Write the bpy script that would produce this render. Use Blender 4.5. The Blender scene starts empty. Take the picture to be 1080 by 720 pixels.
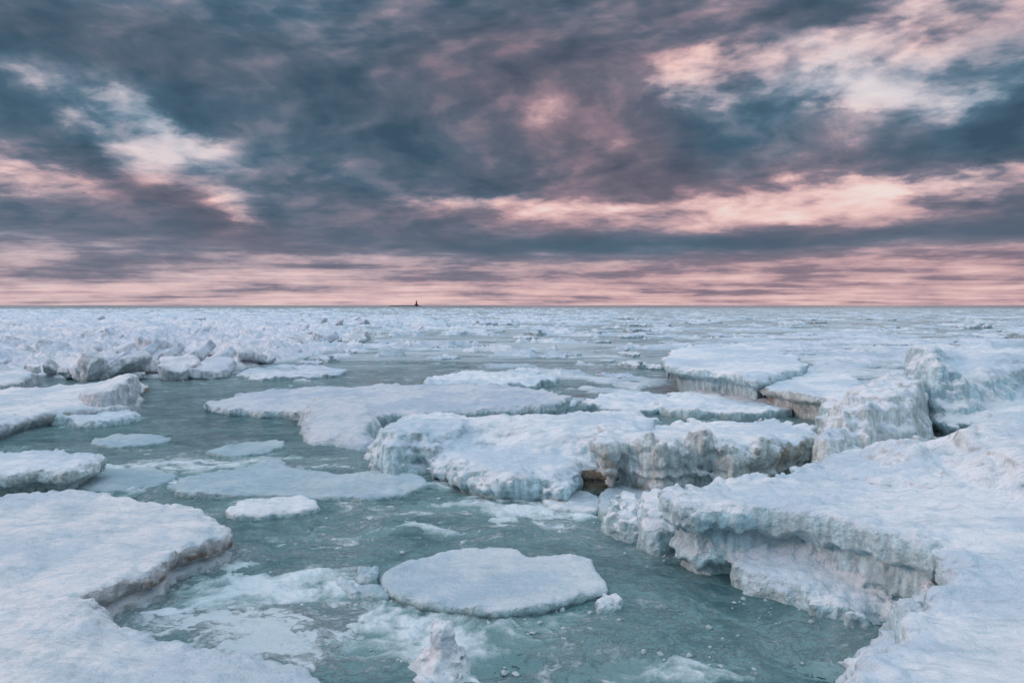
import bpy, math, random
import numpy as np
from mathutils import Vector
rng = np.random.RandomState(11)
random.seed(5)
R = math.radians
scene = bpy.context.scene
C = scene.collection

# ------------------------------------------------------------------ camera
H = 3.0
F = 720.0
PITCH = math.atan((360 - 321.5) / F)
cam_d = bpy.data.cameras.new('camera')
cam_d.lens = 24.0; cam_d.sensor_width = 36.0; cam_d.sensor_fit = 'HORIZONTAL'
cam_d.clip_start = 0.05; cam_d.clip_end = 20000
cam = bpy.data.objects.new('camera', cam_d); C.objects.link(cam)
cam.location = (0, 0, H); cam.rotation_euler = (R(90) - PITCH, 0, 0)
scene.camera = cam

def ray(px, py):
    xc = (px - 540) / F; uc = (360 - py) / F
    return (xc, math.cos(PITCH) + uc * math.sin(PITCH), -math.sin(PITCH) + uc * math.cos(PITCH))
def at(px, py, z=0.0):
    d = ray(px, py); t = (z - H) / d[2]
    return (d[0] * t, d[1] * t)
def at_y(px, Y):
    return (px - 540) / F * Y * 1.0015
def z_at(py, Y):
    d = ray(540, py); return H + d[2] / d[1] * Y

# ------------------------------------------------------------------ node helpers
class G:
    def __init__(s, tree): s.t = tree; s.n = tree.nodes; s.l = tree.links
    def new(s, typ, **kw):
        nd = s.n.new(typ)
        for k, v in kw.items(): setattr(nd, k, v)
        return nd
    def put(s, sock, v):
        if isinstance(v, bpy.types.NodeSocket): s.l.new(v, sock)
        elif v is not None: sock.default_value = v
    def m(s, op, a, b=None, c=None, clamp=False):
        nd = s.new('ShaderNodeMath', operation=op); nd.use_clamp = clamp
        s.put(nd.inputs[0], a); s.put(nd.inputs[1], b); s.put(nd.inputs[2], c)
        return nd.outputs[0]
    def add(s, a, b): return s.m('ADD', a, b)
    def mul(s, a, b): return s.m('MULTIPLY', a, b)
    def sub(s, a, b): return s.m('SUBTRACT', a, b)
    def xyz(s, x, y, z):
        nd = s.new('ShaderNodeCombineXYZ')
        for i, v in enumerate((x, y, z)): s.put(nd.inputs[i], v)
        return nd.outputs[0]
    def sep(s, v):
        nd = s.new('ShaderNodeSeparateXYZ'); s.put(nd.inputs[0], v); return nd.outputs
    def vm(s, op, a, b=None, sc=None):
        nd = s.new('ShaderNodeVectorMath', operation=op)
        s.put(nd.inputs[0], a)
        if b is not None: s.put(nd.inputs[1], b)
        if sc is not None: s.put(nd.inputs['Scale'], sc)
        return nd.outputs[0]
    def noise(s, vec, scale, detail=4, rough=.5, dist=0.0, col=False, lac=2.0):
        nd = s.new('ShaderNodeTexNoise'); s.put(nd.inputs['Vector'], vec)
        s.put(nd.inputs['Scale'], scale); nd.inputs['Detail'].default_value = detail
        nd.inputs['Roughness'].default_value = rough; nd.inputs['Distortion'].default_value = dist
        nd.inputs['Lacunarity'].default_value = lac
        return nd.outputs['Color' if col else 'Fac']
    def ramp(s, fac, stops, interp='LINEAR'):
        nd = s.new('ShaderNodeValToRGB'); cr = nd.color_ramp; cr.interpolation = interp
        while len(cr.elements) < len(stops): cr.elements.new(.5)
        for e, (p, c) in zip(cr.elements, stops):
            e.position = p; e.color = (c, c, c, 1) if not hasattr(c, '__len__') else (*c, 1)
        s.put(nd.inputs[0], fac); return nd.outputs[0]
    def smooth(s, x, a, b):
        nd = s.new('ShaderNodeMapRange', interpolation_type='SMOOTHSTEP')
        s.put(nd.inputs[0], x); s.put(nd.inputs[1], a); s.put(nd.inputs[2], b)
        return nd.outputs[0]
    def mix(s, f, a, b):
        nd = s.new('ShaderNodeMix', data_type='RGBA')
        s.put(nd.inputs[0], f)
        for i, v in ((6, a), (7, b)):
            s.put(nd.inputs[i], v if isinstance(v, bpy.types.NodeSocket) else (*v, 1))
        return nd.outputs[2]
    def bump(s, h, dist, strength=1.0, nrm=None):
        nd = s.new('ShaderNodeBump'); nd.inputs['Distance'].default_value = dist
        s.put(nd.inputs['Strength'], strength)
        s.put(nd.inputs['Height'], h)
        if nrm is not None: s.put(nd.inputs['Normal'], nrm)
        return nd.outputs[0]

# ------------------------------------------------------------------ sky
SUN_EL, SUN_AZ = R(20), R(-95)          # azimuth measured from +Y towards +X
world = bpy.data.worlds.new('World'); scene.world = world; world.use_nodes = True
g = G(world.node_tree); g.n.clear()
sky = g.new('ShaderNodeTexSky', sky_type='NISHITA'); sky.sun_disc = False
sky.sun_elevation = R(8); sky.sun_rotation = SUN_AZ
bg1 = g.new('ShaderNodeBackground'); g.l.new(sky.outputs[0], bg1.inputs[0]); bg1.inputs[1].default_value = 0.10
dirv = g.new('ShaderNodeTexCoord').outputs['Generated']
dx, dy, dz = g.sep(dirv)
az = g.m('ARCTAN2', dx, dy)
el = g.m('ARCSINE', dz)
zz = g.m('MAXIMUM', dz, 0.0)
ip = g.m('DIVIDE', 1.0, g.add(zz, 0.20))
P = g.xyz(g.mul(g.mul(dx, ip), .85), g.mul(dy, ip), 0.0)
wv = g.noise(P, 2.2, 5, .55, col=True)
Pw = g.vm('ADD', P, g.vm('SCALE', g.vm('SUBTRACT', wv, (.5, .5, .5)), sc=.30))
n1 = g.noise(Pw, 1.6, 8, .50)
n2 = g.noise(g.vm('ADD', Pw, (7.3, 2.1, 0)), 5.5, 9, .60)
# billows: the clouds are cauliflower heaps, not smoke
Pb = g.xyz(az, g.mul(el, g.sub(5.0, g.mul(g.smooth(el, R(2), R(20)), 1.9))), 0.0)
Pb = g.vm('ADD', Pb, g.vm('SCALE', g.vm('SUBTRACT', wv, (.5, .5, .5)), sc=.10))
n4 = g.noise(Pb, 4.2, 8, .50)
SUNOFF = (.055, -.012, 0)
n4s = g.noise(g.vm('ADD', Pb, SUNOFF), 4.2, 5, .50)
n5 = g.noise(g.vm('ADD', Pb, (3.7, 9.1, 0)), 11.0, 7, .54)
n5s = g.noise(g.vm('ADD', Pb, (3.7 + .018, 9.1 - .008, 0)), 11.0, 5, .54)
n1s = g.noise(g.vm('ADD', Pw, (.10, .05, 0)), 1.6, 5, .50)
# the clouds' own lay-out is frayed by these two
wz = g.noise(Pb, 4.2, 9, .62, col=True)
wx, wy, _ = g.sep(wz)
azw = g.add(az, g.mul(g.sub(wx, .5), .20))
elw = g.add(el, g.mul(g.sub(wy, .5), g.m('MULTIPLY', g.smooth(el, 0.0, .25), .17)))
def pxdir(px, py):
    d = ray(px, py); L = math.sqrt(sum(c * c for c in d))
    return math.atan2(d[0], d[1]), math.asin(d[2] / L)
def blob(px, py, sx, sy, rot=0):
    a0, e0 = pxdir(px, py)
    c, s_ = math.cos(R(rot)), math.sin(R(rot))
    da = g.sub(azw, a0); de = g.sub(elw, e0)
    u = g.mul(g.add(g.mul(da, c), g.mul(de, s_)), F / sx)
    v = g.mul(g.sub(g.mul(de, c), g.mul(da, s_)), F / sy)
    q = g.add(g.mul(u, u), g.mul(v, v))
    return g.m('EXPONENT', g.mul(q, -1.0))
LIGHT = [  # px, py, half sizes in px, turn (deg, + is up to the right), amount
    (150, 115, 105, 26, -20, .20), (195, 144, 50, 14, -10, .32), (80, 98, 80, 18, -10, .22), (235, 92, 80, 18, 5, .20), (130, 150, 120, 20, -30, .12),
    (30, 182, 70, 15, 4, .42), (255, 220, 26, 22, 30, .48), (190, 192, 60, 16, -25, .20),
    (330, 20, 50, 20, 0, .14),
    (430, 48, 60, 18, 15, .10), (510, 128, 110, 12, -8, .10), (505, 206, 75, 15, 6, .40),
    (590, 218, 70, 14, 0, .32), (525, 245, 45, 6, 0, .18), (665, 172, 80, 15, -26, .26),
    (700, 218, 60, 14, 0, .34), (700, 104, 45, 26, -20, .24), (760, 60, 60, 40, 10, .30), (720, 100, 40, 40, 0, .2),
    (860, 80, 130, 40, 0, .22), (740, 45, 60, 40, 0, .08), (1000, 98, 75, 18, 20, .34), (1000, 45, 90, 25, 0, .22), (930, 95, 60, 25, 0, .2),
    (880, 215, 150, 18, 2, .24), (985, 195, 130, 16, 4, .32), (1060, 190, 60, 22, 0, .26),
    (820, 200, 60, 14, 0, .18), (860, 150, 60, 10, -10, .10),
    (1010, 12, 140, 16, 0, .14),
    # the dark cloud bodies
    (225, 118, 50, 14, -8, -.16), (60, 148, 120, 16, -22, -.16), (330, 130, 110, 30, -12, -.10), (440, 165, 160, 14, -8, -.10), (110, 245, 190, 10, 0, -.10), (640, 90, 60, 30, -10, -.10),
    (80, 50, 240, 42, -6, -.22), (330, 95, 200, 48, -14, -.26), (560, 40, 190, 48, -4, -.20), (850, 8, 120, 12, -8, -.15), (940, 70, 60, 12, -8, -.10), (820, 90, 50, 10, 6, -.08), (740, 60, 30, 50, 0, -.06),
    (560, 165, 130, 26, -10, -.14), (330, 195, 130, 26, -8, -.18),
    (110, 225, 180, 26, 0, -.14), (790, 140, 95, 30, 6, -.28), (1030, 130, 100, 36, 12, -.34),
    (900, 172, 110, 14, -4, -.16), (650, 195, 90, 14, -8, -.12),
    (850, 252, 330, 11, 0, -.22), (560, 258, 130, 11, 0, -.16), (330, 240, 130, 18, 0, -.12),
    (1060, 240, 60, 18, 0, -.14), (60, 110, 60, 20, 0, -.06),
]
base = g.ramp(g.m('DIVIDE', el, R(45), clamp=True), [(0, .62), (.03, .575), (.07, .53), (.13, .475), (.3, .425), (.6, .43), (.85, .50), (1, .55)])
far_w = g.smooth(el, R(3), R(9))
cl = g.add(g.mul(g.sub(n1, .5), .55), g.mul(g.sub(n4, .5), .82))
cl = g.add(cl, g.mul(g.sub(n5, .5), .40))
brk = g.add(.45, g.mul(g.smooth(g.add(g.mul(n2, .6), g.mul(n1, .4)), .34, .66), .75))
lit = 0.0; drk = 0.0
for b in LIGHT:
    if b[5] > 0: lit = g.add(lit, g.mul(blob(*b[:5]), b[5]))
    else: drk = g.add(drk, g.mul(blob(*b[:5]), b[5] * .95))
calm = g.sub(1.0, g.mul(g.smooth(drk, -.03, -.17), .5))
t = g.add(base, g.mul(g.mul(cl, calm), g.add(.25, g.mul(far_w, .75))))
t = g.add(g.add(t, g.mul(g.mul(lit, brk), .66)), drk)
ih = g.m('DIVIDE', 1.0, g.add(zz, 0.035))
Ph = g.xyz(g.mul(g.mul(dx, ih), .6), g.mul(dy, ih), 0.0)
n3 = g.add(g.mul(g.noise(Ph, .42, 9, .60, dist=.5), .45), g.mul(g.noise(g.xyz(g.mul(az, 1.0), g.mul(el, 5.5), 0.0), 7.0, 8, .62), .55))
t = g.add(t, g.mul(g.mul(g.sub(n3, .5), 1.35), g.sub(1.0, g.smooth(el, R(3), R(8.5)))))
# lit from the right: rims on that side, dark bases on the other
rim = g.add(g.mul(g.sub(n4, n4s), 1.0), g.add(g.mul(g.sub(n5, n5s), .45), g.mul(g.sub(n1, n1s), .4)))
rim = g.mul(rim, far_w)
t = g.ramp(t, [(0, .13), (.25, .22), (.40, .33), (.48, .46), (.55, .62), (.68, .81), (1, .98)])
t = g.add(t, g.mul(rim, 1.25))
WARM = [(980, 180, 330, 90, 0, .62), (900, 300, 420, 26, 0, .30), (1000, 14, 300, 30, 0, .5), (860, 75, 150, 40, 0, -.45), (650, 165, 190, 40, -20, .6), (560, 60, 220, 70, 0, .38), (80, 30, 160, 30, 0, .25), (540, 225, 150, 30, 0, .6),
        (200, 210, 80, 26, -20, .7), (30, 182, 90, 22, 0, .5), (700, 60, 200, 90, 0, .3),
        (1030, 130, 90, 34, 10, -.75), (780, 145, 80, 28, 0, -.5), (880, 252, 280, 12, 0, -.5), (620, 258, 160, 12, 0, -.3), (930, 70, 130, 40, 0, -.12)]
w = g.ramp(g.m('DIVIDE', el, R(45), clamp=True), [(0, .74), (.07, .58), (.15, .28), (.3, .12), (1, .12)])
w = g.add(w, g.mul(g.sub(t, .50), .35))
w = g.add(w, g.add(g.mul(g.sub(n2, .5), .45), g.mul(rim, 1.2)))
for b in WARM: w = g.add(w, g.mul(blob(*b[:5]), b[5]))
w = g.m('MULTIPLY', w, g.smooth(dy, -.3, .3), clamp=True)
t = g.m('ADD', t, 0.0, clamp=True)
cool = g.ramp(t, [(0, (.042, .080, .122)), (.25, (.064, .122, .178)), (.45, (.115, .190, .262)), (.65, (.26, .335, .42)), (.85, (.50, .55, .625)), (1, (.70, .70, .75))])
warm = g.ramp(t, [(0, (.090, .090, .128)), (.25, (.142, .130, .172)), (.45, (.26, .19, .235)), (.65, (.51, .335, .355)), (.85, (.76, .52, .50)), (1, (.88, .71, .68))])
col = g.mix(w, cool, warm)
# unseen sky overhead and behind, made brighter and bluer to light the snow
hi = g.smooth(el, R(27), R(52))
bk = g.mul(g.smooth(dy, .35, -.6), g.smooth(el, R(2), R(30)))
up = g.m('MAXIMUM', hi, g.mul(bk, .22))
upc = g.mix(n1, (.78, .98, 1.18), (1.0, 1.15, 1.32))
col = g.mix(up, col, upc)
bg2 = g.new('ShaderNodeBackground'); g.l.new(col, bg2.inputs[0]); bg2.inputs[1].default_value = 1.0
mixs = g.new('ShaderNodeMixShader')
cover = g.sub(1.0, g.mul(g.smooth(t, .82, 1.0), .15))
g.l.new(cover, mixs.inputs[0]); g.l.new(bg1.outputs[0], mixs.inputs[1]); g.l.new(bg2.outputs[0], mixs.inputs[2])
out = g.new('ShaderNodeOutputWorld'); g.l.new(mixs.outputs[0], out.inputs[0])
world.cycles.sampling_method = 'MANUAL'; world.cycles.sample_map_resolution = 512

sd = bpy.data.lights.new('sun', 'SUN'); sd.energy = 1.15; sd.angle = R(16); sd.color = (1.0, .68, .60)
sun = bpy.data.objects.new('sun', sd); C.objects.link(sun)
sv = Vector((math.sin(SUN_AZ) * math.cos(SUN_EL), math.cos(SUN_AZ) * math.cos(SUN_EL), math.sin(SUN_EL)))
sun.rotation_euler = sv.to_track_quat('Z', 'Y').to_euler(); sun.location = (40, 10, 40)
vs = scene.view_settings
vs.view_transform = 'Standard'; vs.look = 'None'; vs.exposure = 0.12; vs.gamma = 1.0; vs.use_curve_mapping = False
scene.cycles.max_bounces = 6; scene.cycles.diffuse_bounces = 3

# ------------------------------------------------------------------ numpy noise
_T = np.random.RandomState(3).uniform(-1, 1, (64, 64, 64)).astype(np.float32)
def vnoise(x, y, z):
    x = np.asarray(x, np.float32); y = np.asarray(y, np.float32); z = np.asarray(z, np.float32)
    xi = np.floor(x); yi = np.floor(y); zi = np.floor(z)
    fx = x - xi; fy = y - yi; fz = z - zi
    xi = xi.astype(np.int32) & 63; yi = yi.astype(np.int32) & 63; zi = zi.astype(np.int32) & 63
    x1 = (xi + 1) & 63; y1 = (yi + 1) & 63; z1 = (zi + 1) & 63
    fx = fx * fx * (3 - 2 * fx); fy = fy * fy * (3 - 2 * fy); fz = fz * fz * (3 - 2 * fz)
    def L(a, b, f): return a + (b - a) * f
    a = L(L(_T[xi, yi, zi], _T[x1, yi, zi], fx), L(_T[xi, y1, zi], _T[x1, y1, zi], fx), fy)
    b = L(L(_T[xi, yi, z1], _T[x1, yi, z1], fx), L(_T[xi, y1, z1], _T[x1, y1, z1], fx), fy)
    return L(a, b, fz)
def fbm(x, y, z, oct=3, gain=.5):
    s = 0; a = 1.0; tot = 0
    for i in range(oct):
        k = 2.03 ** i
        s = s + a * vnoise(x * k + 17.3 * i, y * k + 5.1 * i, z * k + 9.7 * i); tot += a; a *= gain
    return s / tot
def sstep(x, a, b):
    q = np.clip((x - a) / (b - a), 0, 1); return q * q * (3 - 2 * q)

# ------------------------------------------------------------------ objects
def link_mesh(name, V, Fq, mat, parent=None, loc=None, smooth=True, attr=None):
    me = bpy.data.meshes.new(name)
    V = np.asarray(V, np.float32)
    if loc is not None: V = V - np.asarray(loc, np.float32)
    Fq = np.asarray(Fq, np.int32); k = Fq.shape[1]
    me.vertices.add(len(V)); me.vertices.foreach_set('co', V.ravel())
    me.loops.add(Fq.size); me.loops.foreach_set('vertex_index', Fq.ravel())
    me.polygons.add(len(Fq)); me.polygons.foreach_set('loop_start', np.arange(0, Fq.size, k, dtype=np.int32))
    me.polygons.foreach_set('use_smooth', np.full(len(Fq), smooth))
    me.update(calc_edges=True); me.validate()
    if attr:
        for an, av in attr.items():
            a = me.attributes.new(an, 'FLOAT', 'POINT'); a.data.foreach_set('value', np.asarray(av, np.float32))
    me.materials.append(mat)
    o = bpy.data.objects.new(name, me); C.objects.link(o)
    if loc is not None and parent is None: o.location = loc
    if parent is not None:
        o.parent = parent
    return o
def tag(o, label=None, cat=None, group=None, kind=None):
    if label: o['label'] = label
    if cat: o['category'] = cat
    if group: o['group'] = group
    if kind: o['kind'] = kind
    return o

# ------------------------------------------------------------------ materials
def ice_material(name, snow=(.84, .86, .89), glaze=(.50, .66, .71), dirt=(.30, .25, .19), dirt_amt=.35, snow_lo=.30, snow_hi=.70, mottle=.28, fine=1.0, band=None):
    m = bpy.data.materials.new(name); m.use_nodes = True; q = G(m.node_tree); q.n.clear()
    geo = q.new('ShaderNodeNewGeometry'); pos = geo.outputs['Position']; nz = q.sep(geo.outputs['Normal'])[2]
    pz = q.sep(pos)[2]
    a = q.noise(pos, 3.0 * fine, 5, .6); b = q.noise(pos, 14.0 * fine, 4, .6); c = q.noise(pos, .55 * fine, 3, .5)
    stretch = q.vm('MULTIPLY', pos, (1, 1, .22))
    ic = q.noise(stretch, 11.0 * fine, 4, .6)
    s = q.smooth(q.add(nz, q.add(q.mul(q.sub(a, .5), .5), q.mul(q.sub(b, .5), .35))), snow_lo, snow_hi)
    gl = q.mix(q.smooth(ic, .35, .68), tuple(x * .72 for x in glaze), tuple(min(1, x * 1.28) for x in glaze))
    dm = q.m('MULTIPLY', q.smooth(q.add(q.add(c, q.mul(q.sub(a, .5), .45)), q.mul(q.sub(ic, .5), .35)), .56, .72), dirt_amt)
    if band:
        zb = q.add(pz, q.mul(q.sub(a, .5), .10))
        bd = q.m('MULTIPLY', q.smooth(zb, band[0], band[0] + .05), q.smooth(zb, band[1], band[1] - .04))
        dm = q.m('MAXIMUM', dm, q.m('MULTIPLY', q.mul(bd, q.smooth(b, .34, .56)), q.smooth(a, .38, .55)))
    gl = q.mix(dm, gl, dirt)
    patch = q.smooth(q.add(c, q.mul(q.sub(a, .5), .5)), .42, .62)
    sn = q.mix(patch, snow, tuple(x * k for x, k in zip(snow, (.72, .82, .89))))
    mt = q.noise(q.vm('MULTIPLY', pos, (.7, 1.3, 1)), 1.1 * fine if fine >= 1 else .42, 7, .66, dist=.6)
    sn = q.mix(q.mul(q.smooth(mt, .50, .66), mottle), sn, (.42, .53, .58))
    # wind-scoured streaks of bare ice through the snow
    st = q.noise(q.vm('MULTIPLY', pos, (1.6, 5.5, 2.0)), 1.5 * fine, 5, .62, dist=.8)
    sn = q.mix(q.mul(q.smooth(st, .50, .66), .62), sn, (.53, .635, .72))
    base = q.mix(s, gl, sn)
    wl = q.smooth(pz, .10, .015)
    base = q.mix(q.mul(wl, .45), base, (.30, .43, .45))
    rough = q.mix(s, (.32,) * 3, (.72,) * 3)
    bs = q.new('ShaderNodeBsdfPrincipled')
    q.put(bs.inputs['Base Color'], base); q.put(bs.inputs['Roughness'], rough)
    bs.inputs['IOR'].default_value = 1.31; bs.inputs['Specular IOR Level'].default_value = .45
    vor = q.new('ShaderNodeTexVoronoi', feature='SMOOTH_F1'); q.put(vor.inputs['Vector'], pos); vor.inputs['Scale'].default_value = 22 * fine
    h = q.add(q.mul(b, .6), q.add(q.mul(q.noise(pos, 55 * fine, 3, .6), .25), q.mul(vor.outputs['Distance'], -.35)))
    hs = q.add(q.mul(st, 1.3), q.add(q.mul(q.noise(pos, 34 * fine, 4, .7), .55), q.mul(a, .9)))
    hh = q.add(q.mul(h, q.sub(1.0, s)), q.mul(hs, s))
    q.put(bs.inputs['Normal'], q.bump(hh, .05 / fine, .9))
    o = q.new('ShaderNodeOutputMaterial'); q.l.new(bs.outputs[0], o.inputs[0])
    return m
M_ICE = ice_material('snowy_ice')
M_PINK = ice_material('old_snow_ice', snow=(.85, .83, .84), glaze=(.56, .60, .64), dirt=(.30, .23, .18), dirt_amt=.75, mottle=.45)
M_SNOW = ice_material('drained_snow', dirt_amt=.0, snow_lo=-.5, snow_hi=.1, mottle=.1)
M_RUST = ice_material('rust_rimmed_ice', snow=(.85, .83, .84), glaze=(.55, .52, .52), dirt=(.25, .165, .13), dirt_amt=.5, snow_lo=.25, snow_hi=.6, mottle=.45, band=(.155, .275))
M_GLAZED = ice_material('glazed_sheet_ice', snow=(.66, .68, .73), glaze=(.54, .66, .70), dirt_amt=.35, mottle=.55)
M_FLOE = ice_material('bare_floe_ice', snow=(.66, .72, .76), glaze=(.42, .55, .57), dirt_amt=.05, mottle=.5)
M_DIRTY = ice_material('sandy_ice', glaze=(.58, .645, .645), dirt=(.27, .22, .165), dirt_amt=.85)
M_THIN = ice_material('thin_wet_ice', snow=(.56, .65, .69), glaze=(.36, .49, .51), dirt_amt=.05, mottle=.7)
M_MID = ice_material('distant_ice', snow=(.78, .81, .87), glaze=(.42, .53, .57), dirt_amt=.6, fine=.35, mottle=.85)
M_RUBBLE = ice_material('rubble_ice', snow=(.83, .81, .86), glaze=(.74, .76, .80), dirt=(.26, .20, .17), dirt_amt=.25, fine=.5, mottle=.15, snow_lo=-.05, snow_hi=.5)

def simple(name, colr, rough=.7, sc=8.0):
    m = bpy.data.materials.new(name); m.use_nodes = True; q = G(m.node_tree); q.n.clear()
    pos = q.new('ShaderNodeNewGeometry').outputs['Position']
    n = q.noise(pos, sc, 4, .6)
    bs = q.new('ShaderNodeBsdfPrincipled'); q.put(bs.inputs['Base Color'], q.mix(n, tuple(c * .7 for c in colr), tuple(c * 1.3 for c in colr)))
    bs.inputs['Roughness'].default_value = rough
    q.put(bs.inputs['Normal'], q.bump(n, .05, .5))
    o = q.new('ShaderNodeOutputMaterial'); q.l.new(bs.outputs[0], o.inputs[0]); return m

def water_material():
    m = bpy.data.materials.new('sea_water'); m.use_nodes = True; q = G(m.node_tree); q.n.clear()
    pos = q.new('ShaderNodeNewGeometry').outputs['Position']
    at_ = q.new('ShaderNodeAttribute'); at_.attribute_name = 'slush'; bias = at_.outputs['Fac']
    at2 = q.new('ShaderNodeAttribute'); at2.attribute_name = 'far'; far = at2.outputs['Fac']
    warp = q.noise(pos, .55, 5, .6, col=True)
    pw = q.vm('ADD', pos, q.vm('SCALE', q.vm('SUBTRACT', warp, (.5, .5, .5)), sc=2.6))
    pw = q.vm('MULTIPLY', pw, (.62, 1.25, 1))
    a = q.noise(pw, 1.1, 9, .64)
    b = q.noise(q.vm('ADD', pw, (3.1, 8.2, 0)), 4.0, 8, .68, dist=.9)
    fl = q.noise(q.vm('ADD', pw, (11.0, 1.2, 0)), 2.6, 6, .6, dist=1.6)
    k = q.add(q.add(.5, q.mul(q.sub(a, .5), 1.5)), q.add(q.mul(q.sub(b, .5), .9), q.mul(q.add(bias, .06), .42)))
    milky = q.smooth(k, .22, .74)
    foam = q.smooth(k, .60, .86)
    thread = q.mul(q.smooth(q.m('ABSOLUTE', q.sub(fl, .5)), .026, .0), q.smooth(k, .34, .58))
    speck = q.mul(q.smooth(q.noise(pos, 26, 3, .6), .62, .72), q.smooth(k, .45, .58))
    foam = q.m('MAXIMUM', foam, q.m('MAXIMUM', q.mul(thread, .40), q.mul(speck, .8)))
    deep = q.mix(q.noise(pos, .25, 3, .5), (.042, .098, .112), (.068, .148, .160))
    c = q.mix(q.mul(milky, .90), deep, (.19, .325, .34))
    c = q.mix(q.mul(foam, .82), c, (.60, .67, .71))
    # wide pack ice seen far away
    fa = q.noise(q.vm('MULTIPLY', pos, (.6, 1.0, 1)), .16, 10, .70, dist=.7)
    fm = q.m('MULTIPLY', q.smooth(fa, .46, .60), far)
    sk = q.noise(q.vm('MULTIPLY', pos, (.10, .55, 1)), 1.0, 9, .68, dist=.5)
    fm = q.m('MAXIMUM', fm, q.mul(q.m('MULTIPLY', q.smooth(sk, .46, .56), far), .85))
    c = q.mix(q.mul(fm, .9), c, (.60, .67, .72))
    bs = q.new('ShaderNodeBsdfPrincipled'); q.put(bs.inputs['Base Color'], c)
    ice_here = q.m('MAXIMUM', foam, fm)
    q.put(bs.inputs['Roughness'], q.add(.08, q.mul(ice_here, .5)))
    bs.inputs['IOR'].default_value = 1.33
    w1 = q.noise(q.vm('MULTIPLY', pos, (1.0, 1.7, 1)), 2.4, 6, .55, dist=.5)
    w2 = q.noise(q.vm('MULTIPLY', pos, (1.0, 1.5, 1)), 11.0, 3, .55)
    w0 = q.noise(q.vm('MULTIPLY', pos, (.7, 1.6, 1)), .7, 4, .55, dist=.3)
    hgt = q.add(q.add(q.mul(w1, .8), q.mul(w2, .10)), q.add(q.mul(foam, .28), q.mul(w0, q.add(.6, q.mul(far, 4.0)))))
    q.put(bs.inputs['Normal'], q.bump(hgt, .11, .9))
    o = q.new('ShaderNodeOutputMaterial'); q.l.new(bs.outputs[0], o.inputs[0]); return m
M_WATER = water_material()

# ------------------------------------------------------------------ sculpting: field -> surface nets
def sdpoly(X, Y, P):
    n = len(P); d = np.full(X.shape, 1e9, np.float32); inside = np.zeros(X.shape, bool)
    for i in range(n):
        ax, ay = P[i]; bx, by = P[(i + 1) % n]
        ex, ey = bx - ax, by - ay; wx_, wy_ = X - ax, Y - ay
        h = np.clip((wx_ * ex + wy_ * ey) / (ex * ex + ey * ey + 1e-12), 0, 1)
        d = np.minimum(d, (wx_ - ex * h) ** 2 + (wy_ - ey * h) ** 2)
        if ay != by:
            c = ((ay > Y) != (by > Y)) & (X < (bx - ax) * (Y - ay) / (by - ay) + ax)
            inside ^= c
    d = np.sqrt(d); return np.where(inside, -d, d)
def crom(P, sub=4):
    P = np.asarray(P, float); n = len(P); o = []
    for i in range(n):
        p0, p1, p2, p3 = P[i - 1], P[i], P[(i + 1) % n], P[(i + 2) % n]
        for s in range(sub):
            u = s / sub
            o.append(.5 * (2 * p1 + (p2 - p0) * u + (2 * p0 - 5 * p1 + 4 * p2 - p3) * u * u + (3 * p1 - p0 - 3 * p2 + p3) * u ** 3))
    return np.array(o)
def smax(a, b, k):
    h = np.maximum(k - np.abs(a - b), 0) / k; return np.maximum(a, b) + h * h * k * .25
def smin(a, b, k): return -smax(-a, -b, k)

_E = [(0, 1), (2, 3), (4, 5), (6, 7), (0, 2), (1, 3), (4, 6), (5, 7), (0, 4), (1, 5), (2, 6), (3, 7)]
_CO = np.array([(i & 1, (i >> 1) & 1, (i >> 2) & 1) for i in range(8)], np.float32)
def surface_nets(f, org, stp):
    nx, ny, nz = f.shape; s = f < 0
    cnt = np.zeros((nx - 1, ny - 1, nz - 1), np.int8)
    for i in range(8):
        a, b, c = i & 1, (i >> 1) & 1, (i >> 2) & 1
        cnt += s[a:nx - 1 + a, b:ny - 1 + b, c:nz - 1 + c]
    I = np.argwhere((cnt > 0) & (cnt < 8))
    val = np.stack([f[I[:, 0] + (i & 1), I[:, 1] + ((i >> 1) & 1), I[:, 2] + ((i >> 2) & 1)] for i in range(8)], 1)
    acc = np.zeros((len(I), 3), np.float32); n = np.zeros(len(I), np.float32)
    for a, b in _E:
        va, vb = val[:, a], val[:, b]; m = (va < 0) != (vb < 0)
        t_ = np.where(m, va / np.where(m, va - vb, 1), 0)
        acc += np.where(m[:, None], _CO[a] + (_CO[b] - _CO[a]) * t_[:, None], 0); n += m
    V = (I + acc / n[:, None]) * np.asarray(stp, np.float32) + np.asarray(org, np.float32)
    idx = np.full(cnt.shape, -1, np.int32); idx[I[:, 0], I[:, 1], I[:, 2]] = np.arange(len(I))
    quads = []
    for ax in range(3):
        sl0 = [slice(1, -1)] * 3; sl1 = [slice(1, -1)] * 3
        sl0[ax] = slice(0, -1); sl1[ax] = slice(1, None)
        a, b = s[tuple(sl0)], s[tuple(sl1)]
        E = np.argwhere(a != b)
        if not len(E): continue
        o1, o2 = [(1, 2), (2, 0), (0, 1)][ax]
        E = E + np.array([0 if q == ax else 1 for q in range(3)])
        flip = s[E[:, 0], E[:, 1], E[:, 2]]
        def at3(d1, d2):
            e = E.copy(); e[:, o1] += d1; e[:, o2] += d2
            return idx[e[:, 0], e[:, 1], e[:, 2]]
        Q = np.stack([at3(-1, -1), at3(0, -1), at3(0, 0), at3(-1, 0)], 1)
        Q = np.where(flip[:, None], Q, Q[:, ::-1])
        quads.append(Q)
    Q = np.concatenate(quads); Q = Q[(Q >= 0).all(1)]
    return V, Q
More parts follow.
